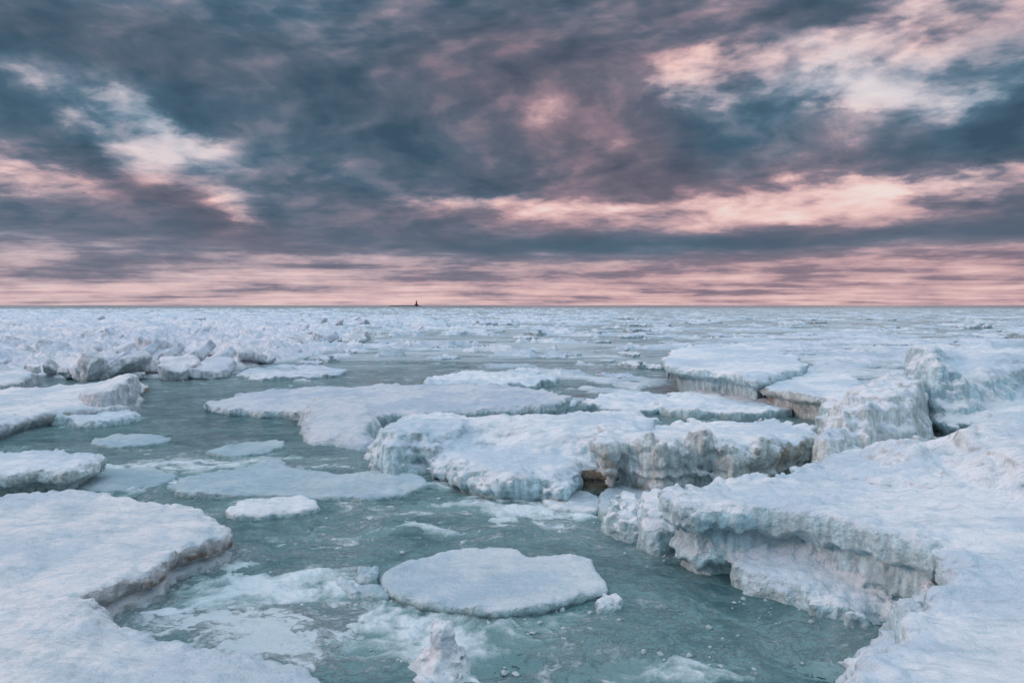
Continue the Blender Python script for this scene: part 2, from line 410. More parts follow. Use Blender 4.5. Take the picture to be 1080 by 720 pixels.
def vnormals(V, Q):
    n = np.cross(V[Q[:, 2]] - V[Q[:, 0]], V[Q[:, 3]] - V[Q[:, 1]])
    N = np.zeros_like(V)
    for i in range(4):
        for a in range(3): N[:, a] += np.bincount(Q[:, i], n[:, a], len(V))
    return N / (np.linalg.norm(N, axis=1, keepdims=True) + 1e-9)

def prism(poly, z, pz=None, slope=(0, 0), inset=None, k=.12, edge=.06, ef=1.6, drip=.0, dents=0.0, px=True, bumps=()):
    P_ = np.array([at(a, b, z if pz is None else pz) for a, b in poly]) if px else np.asarray(poly, float)
    return dict(P=crom(P_), z=z, slope=slope, inset=inset, k=k, edge=edge, ef=ef, drip=drip, bumps=bumps)
def field(prisms, vox, seed, flat=.85, lump=(.05, 3.5), icic=(.0, 8), top=(.03, 1.2), zmin=-.15, ztop_pad=.25, join=.15, clip=None):
    allP = np.concatenate([p['P'] for p in prisms])
    x0, y0 = allP.min(0) - .35; x1, y1 = allP.max(0) + .35
    if clip: x0, x1, y0, y1 = max(x0, clip[0]), min(x1, clip[1]), max(y0, clip[2]), min(y1, clip[3])
    zt = max(p['z'] + max([b[3] for b in p['bumps']] + [0]) + abs(p['slope'][0]) * (x1 - x0) * .5 + abs(p['slope'][1]) * (y1 - y0) * .5 for p in prisms) + ztop_pad
    vz = vox * .85
    xs = np.arange(x0, x1, vox, dtype=np.float32); ys = np.arange(y0, y1, vox, dtype=np.float32); zs = np.arange(zmin - 2 * vz, zt, vz, dtype=np.float32)
    X, Y = np.meshgrid(xs, ys, indexing='ij'); Z = zs[None, None, :]
    fbest = None; so = seed * 7.77; Dm = np.full(X.shape, 1e3, np.float32)
    for p in prisms:
        ef, ea = p['ef'], p['edge']
        Xw = X + ea * fbm(X * ef + so, Y * ef, np.float32(so), 4, .6) * 1.6
        Yw = Y + ea * fbm(X * ef + so + 31, Y * ef, np.float32(so + 9), 4, .6) * 1.6
        D = sdpoly(Xw, Yw, p['P']); Dm = np.minimum(Dm, D + max(0, zt - p['z'] - ztop_pad) * .0)
        c = p['P'].mean(0)
        h = p['z'] + p['slope'][0] * (X - c[0]) + p['slope'][1] * (Y - c[1]) + top[0] * 1.5 * fbm(X * top[1] + so, Y * top[1] + 3, np.float32(so), 5, .55)
        for bx, by, br, bh in p['bumps']: h = h + bh * np.exp(-((X - bx) ** 2 + (Y - by) ** 2) / (br * br))
        if p['inset']:
            dz = p['drip'] * fbm(X * 5 + so, Y * 5, np.float32(so), 3, .6) if p['drip'] else 0
            zq = np.broadcast_to(Z, X.shape + zs.shape) + (dz[:, :, None] if p['drip'] else 0)
            side = D[:, :, None] + np.interp(zq, [a[0] for a in p['inset']], [a[1] for a in p['inset']]).astype(np.float32)
        else: side = np.broadcast_to(D[:, :, None], X.shape + zs.shape)
        f = smax(side, Z - h[:, :, None], p['k'])
        fbest = f if fbest is None else smin(fbest, f, join)
    f = np.array(fbest, np.float32)
    band = np.abs(f) < .4
    I = np.nonzero(band); bx, by, bz = xs[I[0]], ys[I[1]], zs[I[2]]
    bl = 0
    for q_, (a_, m_) in enumerate(((1, 1.0), (.55, 2.1), (.3, 4.3))):
        bl = bl + a_ * (np.abs(vnoise(bx * lump[1] * m_ + so + 9 * q_, by * lump[1] * m_, bz * lump[1] * m_)) - .28)
    add = lump[0] * (.9 * fbm(bx * lump[1] * .7 + so, by * lump[1] * .7, bz * lump[1] * .7, 3, .55) - 1.1 * bl)
    add = add + lump[0] * .30 * vnoise(bx * .5 + so, by * .5, bz * 8.0)
    if icic[0]:
        add = add + icic[0] * 1.9 * fbm(bx * icic[1] + so, by * icic[1], bz * icic[1] * .14, 3, .6) * sstep(vnoise(bx * .9 + so, by * .9, bz * .6), -.35, .5)
    # inner tops keep most of their flatness, the rims are lumpy
    f[I] += add * (1 - flat * sstep(-Dm[I[0], I[1]], .04, .45))
    f = np.maximum(f, zmin - Z)
    f[0] = f[-1] = 1; f[:, 0] = f[:, -1] = 1; f[:, :, 0] = f[:, :, -1] = 1
    V, Q = surface_nets(f, (xs[0], ys[0], zs[0]), (vox, vox, vz))
    N = vnormals(V, Q)
    fr = .33 / vox
    d = fbm(V[:, 0] * fr, V[:, 1] * fr, V[:, 2] * fr, 2, .5)
    V = V + N * (d * vox * .55)[:, None]
    return V, Q
def sculpt(name, prisms, vox, seed, mat, label, cat, group=None, **kw):
    V, Q = field(prisms, vox, seed, **kw)
    c = np.concatenate([p['P'] for p in prisms]).mean(0)
    o = link_mesh(name, V, Q, mat, loc=(float(c[0]), float(c[1]), 0.0))
    return tag(o, label, cat, group)

def icicle_fringe(parent, px_line, z, mat, n, ln=(.15, .5), rad=(.02, .05), back=.05, off=.02):
    pts = np.array([at(a, b, z) for a, b in px_line]); seg = np.linalg.norm(np.diff(pts, axis=0), axis=1); cum = np.r_[0, seg.cumsum()]
    V, Q = [], []
    for i in range(n):
        s_ = rng.uniform(0, cum[-1]); x = np.interp(s_, cum, pts[:, 0]); y = np.interp(s_, cum, pts[:, 1])
        y += rng.uniform(0, back) + off; L = rng.uniform(*ln) * (.55 + .45 * vnoise(s_ * 2.2, 3.3, 1.1)); r = rng.uniform(*rad)
        b0 = len(V); K = 5
        for j, (u, rr) in enumerate(((0, 1.0), (.35, .75), (.7, .42), (1.0, .08))):
            for k_ in range(K):
                a_ = 2 * math.pi * k_ / K
                V.append((x + math.cos(a_) * r * rr + .2 * r * math.sin(u * 5 + i), y + math.sin(a_) * r * rr, z + .03 - u * L))
        for j in range(3):
            for k_ in range(K):
                Q.append((b0 + j * K + k_, b0 + (j + 1) * K + k_, b0 + (j + 1) * K + (k_ + 1) % K, b0 + j * K + (k_ + 1) % K))
    o = link_mesh('icicle_fringe', np.array(V), np.array(Q), mat, parent=parent, loc=tuple(parent.location))
    o['kind'] = 'stuff'; return o
M_ICICLE = ice_material('icicle_ice', glaze=(.50, .62, .66), dirt_amt=.5, snow_lo=.6, snow_hi=.95)

# ------------------------------------------------------------------ water
def polar(rmin, rmax, nr, a0, a1, na):
    r = np.geomspace(rmin, rmax, nr); a = np.linspace(a0, a1, na)
    A, Rr = np.meshgrid(a, r)
    return (np.sin(A) * Rr).astype(np.float32), (np.cos(A) * Rr).astype(np.float32), Rr
def gridquads(nr, na):
    i = np.arange(nr - 1)[:, None] * na + np.arange(na - 1)[None, :]
    return np.stack([i, i + 1, i + na + 1, i + na], -1).reshape(-1, 4)[:, ::-1]
SL = [(250, 620, 110, 50, .45), (330, 690, 130, 40, .55), (150, 500, 130, 22, .45), (470, 690, 60, 35, .6), (230, 660, 120, 30, .3),
      (560, 650, 90, 18, .32), (350, 615, 40, 20, .4), (610, 560, 70, 30, .25), (560, 545, 60, 15, .2), (640, 600, 90, 18, -.1), (420, 560, 90, 16, .05),
      (330, 510, 150, 25, .25), (480, 535, 70, 14, .2), (820, 665, 80, 30, .02), (730, 690, 120, 30, -.18), (760, 620, 60, 20, -.15), (430, 510, 60, 20, -.1), (860, 655, 90, 12, .28), (715, 592, 40, 7, .3), (800, 690, 90, 22, .12), (600, 600, 200, 60, .06), (690, 650, 60, 20, .05), (800, 640, 160, 40, -.30),
      (240, 440, 110, 22, -.5), (330, 470, 70, 18, -.3), (130, 465, 90, 9, -.45), (90, 437, 70, 10, .5), (380, 390, 70, 8, -.2), (280, 475, 70, 14, .15)]
def slush_bias(X, Y):
    bias = np.zeros(X.shape)
    px = 540 + X / np.maximum(Y, .1) * F; py = 321.5 + H * F / np.maximum(Y, .1)
    for cx, cy, sx, sy, am in SL: bias += am * np.exp(-((px - cx) / sx) ** 2 - ((py - cy) / sy) ** 2)
    return bias
def build_water():
    nr, na = 640, 760
    X, Y, Rr = polar(2.0, 14000, nr, R(-58), R(58), na)
    amp = .045 * np.exp(-Rr / 40)
    Zw = amp * fbm(X * .9, Y * 1.7, np.float32(2.5), 3, .55) * 1.8
    Zw = np.where(Rr > 300, 0, Zw)
    bias = slush_bias(X, Y)
    bias += .08 * sstep(Y, 17, 32) * (1 - sstep(Y, 300, 900))
    far = sstep(Y, 20, 45) * (1 - .8 * sstep(Y, 350, 900))
    V = np.stack([X, Y, Zw], -1).reshape(-1, 3)
    o = link_mesh('water', V, gridquads(nr, na), M_WATER, attr={'slush': bias.ravel(), 'far': far.ravel()})
    tag(o, 'grey green sea water streaked with pale slush between the floes', None, kind='structure')
    # the rest of the sheet, beside and behind
    nr, na = 60, 90
    X, Y, Rr = polar(.2, 14000, nr, R(58), R(302), na)
    V = np.stack([X, Y, X * 0], -1).reshape(-1, 3)
    o = link_mesh('water', V, gridquads(nr, na), M_WATER)
    tag(o, 'open grey green sea water beside the ice', None, kind='structure')
build_water()

def slush_material():
    m = bpy.data.materials.new('slush_ice'); m.use_nodes = True; q = G(m.node_tree); q.n.clear()
    pos = q.new('ShaderNodeNewGeometry').outputs['Position']; pz = q.sep(pos)[2]
    n = q.noise(pos, 9, 5, .65)
    wa = q.new('ShaderNodeAttribute'); wa.attribute_name = 'drained'
    w_ = q.smooth(q.add(wa.outputs['Fac'], q.mul(q.sub(n, .5), .8)), .15, 1.0)
    c = q.mix(w_, (.17, .29, .30), (.66, .74, .78))
    bs = q.new('ShaderNodeBsdfPrincipled'); q.put(bs.inputs['Base Color'], c); q.put(bs.inputs['Roughness'], q.add(.2, q.mul(w_, .4)))
    bs.inputs['IOR'].default_value = 1.31
    q.put(bs.inputs['Normal'], q.bump(q.add(n, q.mul(q.noise(pos, 40, 3, .6), .4)), .04, .8))
    o = q.new('ShaderNodeOutputMaterial'); q.l.new(bs.outputs[0], o.inputs[0]); return m
def build_slush():
    nr, na = 720, 1100
    X, Y, Rr = polar(3.7, 27, nr, R(-42), R(42), na)
    b_ = slush_bias(X, Y)
    wx_ = X + 1.1 * fbm(X * .8, Y * .8, np.float32(21.5), 4, .55); wy_ = Y + 1.1 * fbm(X * .8 + 40, Y * .8, np.float32(24.5), 4, .55)
    n = fbm(wx_ * .8, wy_ * 1.5, np.float32(27.7), 7, .62)
    b_ = b_ + .10
    e = sstep(n + b_ * .8, .12, .55)
    f_ = fbm(X * 6, Y * 6, np.float32(3.3), 4, .6)
    e2 = sstep(n + b_ * .8, .30, .90)
    Z = -.016 + e * (.024 + .020 * f_) + .030 * e2 * (1 + 1.0 * f_)
    V = np.stack([X, Y, Z], -1).reshape(-1, 3); Q = gridquads(nr, na)
    Q = Q[(V[Q][:, :, 2] > -.012).any(1)]
    u, inv = np.unique(Q, return_inverse=True)
    o = link_mesh('slush', V[u], inv.reshape(-1, 4), slush_material(), attr={'drained': (.35 * e + .75 * e2 + .25 * f_ * e).ravel()[u]})
    tag(o, 'pale half sunken slush swirling on the water between the near floes', 'slush', kind='stuff')
build_slush()

# ------------------------------------------------------------------ drift ice far out (one mass)
def build_drift():
    nr, na = 620, 1050
    X, Y, Rr = polar(15, 620, nr, R(-44), R(44), na)
    wx_ = X + 2.2 * fbm(X * .25, Y * .25, np.float32(1.5), 3); wy_ = Y + 2.2 * fbm(X * .25 + 40, Y * .25, np.float32(4.5), 3)
    n = .62 * fbm(wx_ * .20, wy_ * .30, np.float32(7.7), 6, .58) + .55 * fbm(wx_ * .09, wy_ * .42, np.float32(17.7), 6, .60)
    px = 540 + X / Y * F; py = 321.5 + H * F / Y
    th = .09 - .09 * sstep(Y, 30, 90) + .28 * (1 - sstep(Y, 17, 27)) + .16 * sstep(Y, 180, 500)
    for cx, cy, sx, sy, am in [(240, 430, 130, 30, .6), (380, 388, 70, 12, .35), (330, 460, 90, 20, .6), (650, 385, 60, 9, .06), (640, 425, 90, 10, -.1), (560, 395, 70, 7, -.3),
                               (980, 370, 150, 22, -.15), (870, 360, 90, 10, -.15), (740, 440, 90, 12, -.1), (735, 413, 50, 6, .4), (850, 440, 50, 6, .3), (880, 385, 90, 10, -.35), (900, 342, 260, 9, .09), (540, 350, 240, 16, .06), (950, 345, 240, 10, .08), (770, 425, 90, 6, -.12), (560, 425, 60, 8, -.25), (540, 330, 700, 3, .12), (650, 425, 120, 18, -.05), (150, 365, 240, 30, -.3)]:
        th = th + am * np.exp(-((px - cx) / sx) ** 2 - ((py - cy) / sy) ** 2)
    e = sstep(n, th, th + .10)
    rough = 1.6 * fbm(X * 1.1, Y * 1.1, np.float32(1.1), 5, .62); rg = np.abs(fbm(X * .22 + 9, Y * .30, np.float32(8.8), 4, .6))
    ridge = np.clip(1 - rg * 5, 0, 1) ** 2
    Z = -.10 + e * (.14 + .07 * rough + .42 * ridge * sstep(Y, 22, 40) * (1 - .55 * sstep(px, 560, 720))) + .12 * e * sstep(n, th + .1, th + .4)
    V = np.stack([X, Y, Z], -1).reshape(-1, 3); Q = gridquads(nr, na)
    Q = Q[(V[Q][:, :, 2] > -.05).any(1)]
    u, inv = np.unique(Q, return_inverse=True)
    o = link_mesh('drift_ice', V[u], inv.reshape(-1, 4), M_MID)
    tag(o, 'broken white pack ice spreading to the horizon with grey water leads', 'drift ice', kind='stuff')
build_drift()

# ------------------------------------------------------------------ the big pieces on the right
UNDER = [(-.2, .22), (.0, .22), (.10, .26), (.18, .14), (.40, .18), (.50, .22), (.57, .02), (.72, 0), (2, 0)]
A1 = prism([(694, 519), (730, 533), (804, 533), (878, 545), (948, 561), (990, 574), (994, 598), (975, 622), (945, 642), (936, 665), (914, 690), (892, 716), (880, 760),
            (900, 860), (1500, 900), (1700, 640), (1600, 480), (1080, 462), (900, 468), (872, 480), (850, 492), (815, 500), (760, 507), (700, 513)],
           .86, inset=UNDER, k=.16, edge=.07, drip=.16)
A2 = prism([(773, 614), (804, 634), (850, 645), (882, 651), (928, 657), (990, 640), (1000, 600), (900, 575), (840, 588)], .30, pz=0, k=.14, edge=.07, slope=(.0, .28))
A3 = prism([(672, 574), (690, 583), (712, 582), (720, 570), (716, 560), (690, 552), (674, 558)], .50, pz=0, k=.25, edge=.05, slope=(.1, .15))
A4 = prism([(905, 740), (880, 716), (912, 690), (936, 664), (946, 645), (975, 626), (1010, 640), (980, 700), (960, 760)], .45, pz=.25, k=.2, edge=.09)
shelf = sculpt('ice_shelf', [A1, A2, A3, A4], .024, 1, M_ICE, 'broad snow covered ice shelf at the right foreground, undercut along its waterside edge', 'ice shelf',
               lump=(.055, 4.2), icic=(.05, 8), top=(.05, 1.3), flat=.72, clip=(-1, 6.2, 3.0, 12.6))
icicle_fringe(shelf, [(735, 540), (804, 541), (878, 552), (948, 568), (980, 580)], .52, M_ICICLE, 150, (.08, .24), (.012, .03), .16)

Ba = prism([(975, 490), (1000, 504), (1040, 515), (1080, 520), (1150, 522), (1200, 495), (1110, 468), (1010, 470)], 1.34, pz=.85, k=.5, edge=.16, slope=(.10, .0), inset=[(.6, -.06), (1.0, .0), (1.6, .3)])
Bb = prism([(900, 492), (930, 503), (970, 507), (1000, 500), (1005, 486), (960, 476), (915, 478)], 1.12, pz=.85, k=.4, edge=.12, inset=[(.6, -.06), (1.0, .05), (1.4, .3)])
Bc = prism([(905, 510), (960, 518), (1030, 526), (1100, 532), (1250, 520), (1200, 462), (1080, 455), (990, 462), (925, 480)], .90, pz=.85, k=.3, edge=.12)
sculpt('ice_mound', [Ba, Bb, Bc], .028, 2, M_DIRTY, 'rounded snowy ice mound with brown stained flanks at the right edge', 'ice mound', lump=(.12, 1.25), icic=(.04, 6), top=(.08, 1.1), flat=.1, zmin=.55, join=.3)
B2 = prism([(868, 500), (900, 508), (940, 512), (968, 505), (955, 488), (905, 478), (868, 484)], .98, pz=.85, k=.3, edge=.1)
sculpt('ice_mound', [B2], .026, 12, M_ICE, 'small smooth snow hump at the foot of the leaning ice block', 'ice mound', lump=(.07, 2.6), top=(.05, 1.5), zmin=.6)
Cb = prism([(866, 487), (880, 492), (905, 482), (945, 476), (975, 470), (985, 455), (940, 448), (890, 455), (868, 468)], 1.45, pz=.7, slope=(.16, .05), inset=[(.3, -.08), (.9, 0), (1.5, .22), (2.2, .45)], k=.35, edge=.14)
sculpt('ice_block', [Cb], .03, 3, M_DIRTY, 'leaning ice block draped in frozen spray, left of the tallest block', 'ice block', lump=(.11, 1.4), icic=(.10, 5), top=(.06, 1.2), zmin=.3, flat=.1)
D1 = prism([(954, 448), (980, 455), (1003, 455), (1014, 440), (1012, 420), (985, 412), (960, 420)], 2.08, pz=.75, slope=(-.10, .0), inset=[(.3, .05), (.8, .08), (1.1, .0), (1.6, .06), (2.3, .22)], k=.45, edge=.16)
D2 = prism([(1000, 455), (1060, 452), (1130, 444), (1250, 440), (1260, 405), (1100, 405), (1000, 412)], 1.86, pz=.75, slope=(-.07, .05), inset=[(.3, .10), (.8, .12), (1.05, .0), (1.4, .12), (2.2, .5)], k=.6, edge=.16)
D3 = prism([(985, 462), (1040, 464), (1120, 456), (1110, 440), (1000, 444)], 1.25, pz=.75, slope=(.02, .05), inset=[(.3, .2), (.8, .2), (1.0, .0), (2.2, .2)], k=.5, edge=.16)
sculpt('ice_block', [D1, D2, D3], .036, 4, M_ICE, 'tallest frost covered ice block standing at the right edge', 'ice block', lump=(.16, 1.0), icic=(.05, 5), top=(.08, 1.0), zmin=.3, flat=.15, join=.35, clip=(4, 12.5, 11, 18))
E1 = prism([(866, 440), (930, 452), (1000, 460), (1120, 462), (1400, 470), (1500, 400), (1100, 385), (960, 392), (890, 410)], .62, k=.2, edge=.2)
sculpt('ice_sheet', [E1], .05, 5, M_ICE, 'wide snowy ice sheet behind the tall blocks on the right', 'ice sheet', lump=(.07, 1.2), top=(.12, .6), clip=(5, 18, 11, 30))

Fb = prism([(634, 459), (642, 466), (664, 463), (700, 471), (745, 467), (775, 471), (820, 468), (853, 461), (868, 452), (855, 436), (800, 426), (700, 430), (648, 445)], .82, pz=.9, slope=(0, -.10),
           inset=[(-.2, .10), (.10, .12), (.36, .10), (.40, .0), (.50, .05), (.58, .0), (.66, -.03), (1.5, 0)], k=.26, edge=.15, drip=.18)
fb = sculpt('ice_block', [Fb], .032, 6, M_DIRTY, 'flat topped ice block with a sandy brown layered front, left of the leaning block', 'ice block', lump=(.13, 2.2), icic=(.08, 6), top=(.07, .9), flat=.6)
icicle_fringe(fb, [(640, 463), (700, 472), (760, 470), (820, 470), (850, 463)], .62, M_ICICLE, 110, (.1, .4), (.015, .04), .15)

G1 = prism([(404, 441), (403, 452), (425, 455), (470, 451), (530, 450), (620, 458), (695, 455), (690, 432), (600, 432), (520, 436), (440, 436)], .78, pz=.8, k=.6, edge=.2, slope=(0, .03), inset=[(-.2, -.1), (.3, 0), (.8, .12)])
G2 = prism([(455, 478), (478, 484), (486, 489), (505, 496), (540, 500), (582, 501), (604, 499), (616, 488), (640, 474), (640, 460), (500, 462)], .44,
           inset=[(-.2, .16), (0, .12), (.16, .0), (2, 0)], k=.40, edge=.10)
G3 = prism([(398, 476), (418, 487), (472, 482), (500, 474), (500, 456), (408, 456)], .40, pz=.15, k=.5, edge=.16, slope=(0, .16), inset=[(-.2, -.08), (.2, 0), (.5, .2)])
G4 = prism([(505, 512), (545, 521), (580, 516), (572, 503), (530, 503)], .22, pz=.02, k=.2, edge=.05)
sculpt('ice_shelf', [G1, G2, G3, G4], .034, 7, M_ICE, 'low ice shelf in the middle of the picture with a rounded glassy front', 'ice shelf', lump=(.12, 2.6), icic=(.04, 7), top=(.06, .9), join=.5, flat=.6)
Gd = prism([(604, 512), (640, 518), (668, 518), (720, 518), (760, 508), (700, 486), (620, 488)], .34, pz=.05, inset=[(-.2, .0), (.14, .02), (.18, .06), (.24, .0), (.5, .05)], k=.08, edge=.08)
M_SAND = ice_material('sand_frozen_ice', snow=(.60, .62, .63), glaze=(.26, .215, .165), dirt=(.13, .10, .07), dirt_amt=.8, snow_lo=.6, snow_hi=.9)
sculpt('ice_ledge', [Gd], .03, 13, M_SAND, 'brown sandy ledge of frozen sediment under the flat topped ice block', 'ice ledge', lump=(.06, 4), icic=(.03, 7), top=(.03, 1.5))

Hs = prism([(215, 418), (300, 406), (400, 405), (500, 408), (575, 420), (590, 434), (470, 437), (405, 440), (392, 447), (350, 440), (318, 433), (260, 430)], .34, pz=.3, slope=(.035, .0), inset=[(-.2, .25), (.1, .12), (.3, .0), (2, 0)], k=.2, edge=.26, ef=1.0)
Hs2 = prism([(322, 463), (345, 467), (390, 470), (398, 462), (392, 446), (350, 440), (322, 440)], .42, pz=.05, k=.45, edge=.15, slope=(0, .15), inset=[(-.2, -.1), (.2, 0), (.5, .15)])
sculpt('ice_sheet', [Hs, Hs2], .045, 8, M_GLAZED, 'long smooth ice sheet left of the middle with one lumpy raised corner', 'ice sheet', lump=(.10, 2.0), icic=(.04, 5), top=(.05, .6), flat=.7, join=.35)

I1 = prism([(703, 386), (722, 389), (760, 392), (800, 399), (832, 393), (850, 384), (810, 372), (750, 366), (708, 373)], 1.02, pz=.92, inset=[(-.2, .6), (.0, .55), (.55, .45), (.72, .0), (2, 0)], k=.18, edge=.14, drip=.1, slope=(.0, .012))
i1 = sculpt('ice_ledge', [I1], .06, 9, M_ICE, 'far snowy ice ledge hung with a long fringe of icicles', 'ice ledge', lump=(.10, 1.6), icic=(.07, 4), top=(.08, .5))
icicle_fringe(i1, [(703, 388), (722, 391), (760, 394), (798, 401)], .74, M_ICICLE, 150, (.3, .95), (.025, .06), .3)
J1 = prism([(800, 405), (830, 413), (870, 419), (896, 420), (915, 410), (905, 400), (880, 394), (840, 391), (804, 396)], .72, pz=.66, inset=[(-.2, .26), (.0, .24), (.38, .20), (.5, .0), (2, 0)], k=.18, edge=.12, drip=.08)
j1 = sculpt('ice_ledge', [J1], .05, 10, M_DIRTY, 'nearer ice ledge with a stained icicle curtain, right of the far ledge', 'ice ledge', lump=(.08, 2.0), icic=(.08, 5), top=(.05, .8))
icicle_fringe(j1, [(800, 407), (830, 415), (870, 421), (890, 423)], .55, M_ICICLE, 110, (.2, .6), (.025, .055), .15)

T1 = prism([(630, 540), (655, 545), (687, 540), (690, 522), (660, 515), (634, 519)], .17, pz=.1, k=.12, edge=.07)
sculpt('ice_floe', [T1], .024, 14, M_THIN, 'thin greenish slab of ice left of the big shelf', 'ice floe', lump=(.03, 4), top=(.02, 1.5))
T2 = prism([(640, 560), (654, 569), (676, 570), (682, 556), (676, 542), (650, 541)], .34, pz=.02, k=.28, edge=.08)
sculpt('ice_lump', [T2], .02, 15, M_ICE, 'snowy rounded ice lump at the left end of the big shelf', 'ice lump', lump=(.08, 4), icic=(.05, 8), top=(.05, 2))
T3 = prism([(572, 534), (600, 540), (632, 540), (640, 528), (610, 520), (578, 524)], .07, pz=.03, k=.08, edge=.1)
sculpt('ice_floe', [T3], .024, 16, M_ICE, 'thin crumbling slush floe below the sandy ledge', 'ice floe', lump=(.035, 5), top=(.03, 2.5))

# ------------------------------------------------------------------ the middle floes
L1 = prism([(400, 606), (428, 592), (450, 586), (473, 580), (505, 577), (537, 577), (555, 584), (613, 585), (628, 597), (640, 612), (636, 622), (597, 632), (573, 639), (530, 645), (475, 641), (433, 634), (410, 622)],
           .09, inset=[(-.2, .02), (0, .03), (.04, .0), (1, 0)], k=.07, edge=.06, ef=2.6,
           bumps=[(*(np.array(at(518, 608, .1)) * .06 + .94 * np.array(at(a_, b_, .1))), random.uniform(.06, .16), random.uniform(.01, .045)) for a_, b_ in
                  [(402, 607), (415, 600), (430, 593), (445, 588), (462, 583), (485, 580), (520, 578), (545, 581), (575, 585), (608, 587), (624, 596), (634, 606), (637, 616), (615, 627), (585, 636), (550, 643), (500, 643), (455, 638), (420, 628)]])
sculpt('ice_floe', [L1], .018, 20, M_FLOE, 'large flat oval floe alone in the open water', 'ice floe', lump=(.012, 3), top=(.018, 1.1), ztop_pad=.1)
for i, (poly, z, lab, mt, am) in enumerate([
    ([(353, 614), (362, 610), (372, 616), (381, 626), (370, 628), (358, 622)], .07, 'small crusty ice piece left of the oval floe, farthest left', M_ICE, .03),
    ([(376, 609), (388, 600), (400, 604), (402, 612), (390, 617)], .11, 'glassy wet ice lump touching the left tip of the oval floe', M_THIN, .05),
    ([(374, 621), (388, 616), (408, 621), (412, 629), (396, 632), (378, 628)], .05, 'thin sunken ice plate under the left tip of the oval floe', M_THIN, .02),
    ([(626, 636), (634, 628), (646, 626), (654, 632), (650, 640), (634, 642)], .09, 'little snowy lump off the right end of the oval floe', M_ICE, .04)]):
    sculpt('ice_chunk', [prism(poly, z, pz=z * .5, k=.09, edge=.03, ef=3)], .014, 21 + i, mt, lab, 'ice chunk', lump=(am, 6), top=(.02, 4))
U1 = prism([(452, 700), (466, 705), (478, 699), (475, 690), (458, 689)], .36, pz=.05, inset=[(-.1, -.07), (.06, -.02), (.15, .0), (.3, .0), (.45, .05)], k=.07, edge=.035, ef=5)
U2 = prism([(430, 722), (470, 740), (500, 724), (496, 690), (470, 678), (440, 690)], .05, pz=.02, k=.2, edge=.12, ef=3)
sculpt('ice_chunk', [U1, U2], .014, 26, M_SNOW, 'upright ice chunk sticking out of the slush at the bottom edge', 'ice chunk', lump=(.035, 8), icic=(.015, 12), top=(.05, 6))

THIN = [
    ([(178, 511), (222, 499), (297, 486), (303, 493), (345, 497), (360, 503), (402, 496), (445, 505), (432, 519), (370, 527), (310, 525), (240, 521), (190, 519)], .07, .03, M_THIN, 'wide thin floe with a pointed back, below the long ice sheet'),
    ([(240, 538), (262, 529), (300, 525), (325, 527), (338, 533), (320, 540), (270, 544), (246, 543)], .09, .024, M_ICE, 'short bright floe in front of the wide thin floe'),
    ([(222, 475), (250, 467), (290, 464), (300, 469), (285, 476), (250, 481), (226, 480)], .05, .035, M_THIN, 'small pale floe in the dark channel, left of the lumpy corner'),
    ([(445, 402), (470, 396), (520, 393), (575, 395), (588, 401), (560, 407), (500, 408), (455, 407)], .22, .06, M_ICE, 'long bright floe just behind the smooth ice sheet'),
    ([(505, 424), (530, 416), (560, 413), (590, 417), (600, 426), (570, 431), (520, 430)], .12, .05, M_MID, 'rough floe at the right end of the smooth ice sheet'),
    ([(610, 424), (660, 414), (720, 418), (700, 430), (650, 434)], .16, .06, M_ICE, 'broken floe behind the flat topped ice block'),
    ([(690, 428), (740, 412), (800, 420), (850, 432), (800, 437), (730, 437)], .2, .06, M_ICE, 'snowy floe between the flat topped block and the icicle ledges'),
    ([(250, 395), (300, 385), (360, 388), (350, 396), (290, 400)], .12, .07, M_MID, 'thin floe in the lead below the rubble ridge'),
    ([(100, 462), (150, 458), (180, 464), (150, 470), (110, 470)], .04, .04, M_THIN, 'half sunken slush floe beside the dirty edged slab'),
    ([(60, 512), (110, 497), (160, 494), (185, 503), (150, 516), (90, 518)], .05, .026, M_THIN, 'slushy floe between the two left slabs'),
]
for i, (poly, z, vx, mt, lab) in enumerate(THIN):
    far_ = vx > .045
    sculpt('ice_floe', [prism(poly, z, pz=z * .6, k=.08, edge=.34 if far_ else .13, ef=.9 if far_ else 1.8)], vx, 40 + i, mt, lab, 'ice floe', lump=(.06 if far_ else .03, 3), top=(.12 if far_ else .035, 1.4), flat=.4)

# ------------------------------------------------------------------ the left side
Ms = prism([(-220, 520), (0, 521), (100, 519), (167, 528), (215, 537), (243, 553), (236, 565), (190, 580), (177, 595), (133, 610), (84, 627), (66, 644), (20, 668), (-250, 720)], .36,
           inset=[(-.2, .02), (0, .03), (.06, .05), (.12, .13), (.19, .03), (.30, 0), (2, 0)], k=.09, edge=.05, drip=.05, slope=(-.012, .0))
ms = sculpt('ice_slab', [Ms], .022, 30, M_RUST, 'large smooth snowy slab at left with a rusty undercut rim', 'ice slab', lump=(.028, 5), icic=(.022, 10), top=(.042, 1.5), clip=(-7, 2, 4, 13))
icicle_fringe(ms, [(236, 568), (190, 584), (177, 598), (133, 613), (84, 630)], .24, simple('rust_stained_ice', (.22, .16, .13), .5), 260, (.02, .09), (.008, .018), .05, -.05)
Ns = prism([(-250, 672), (30, 668), (90, 660), (135, 664), (175, 670), (235, 678), (300, 684), (312, 692), (345, 708), (375, 740), (360, 820), (-300, 860)], .29, slope=(-.026, .0),
           inset=[(-.2, .10), (.0, .06), (.12, .0), (2, 0)], k=.12, edge=.05)
Nr = prism([(30, 660), (75, 640), (95, 648), (110, 664), (90, 680), (40, 684)], .34, pz=.15, k=.3, edge=.07, slope=(-.08, .08))
Nq = prism([(-250, 640), (20, 640), (78, 634), (92, 650), (60, 680), (-250, 690)], .37, pz=.36, k=.2, edge=.07, slope=(-.015, .0))
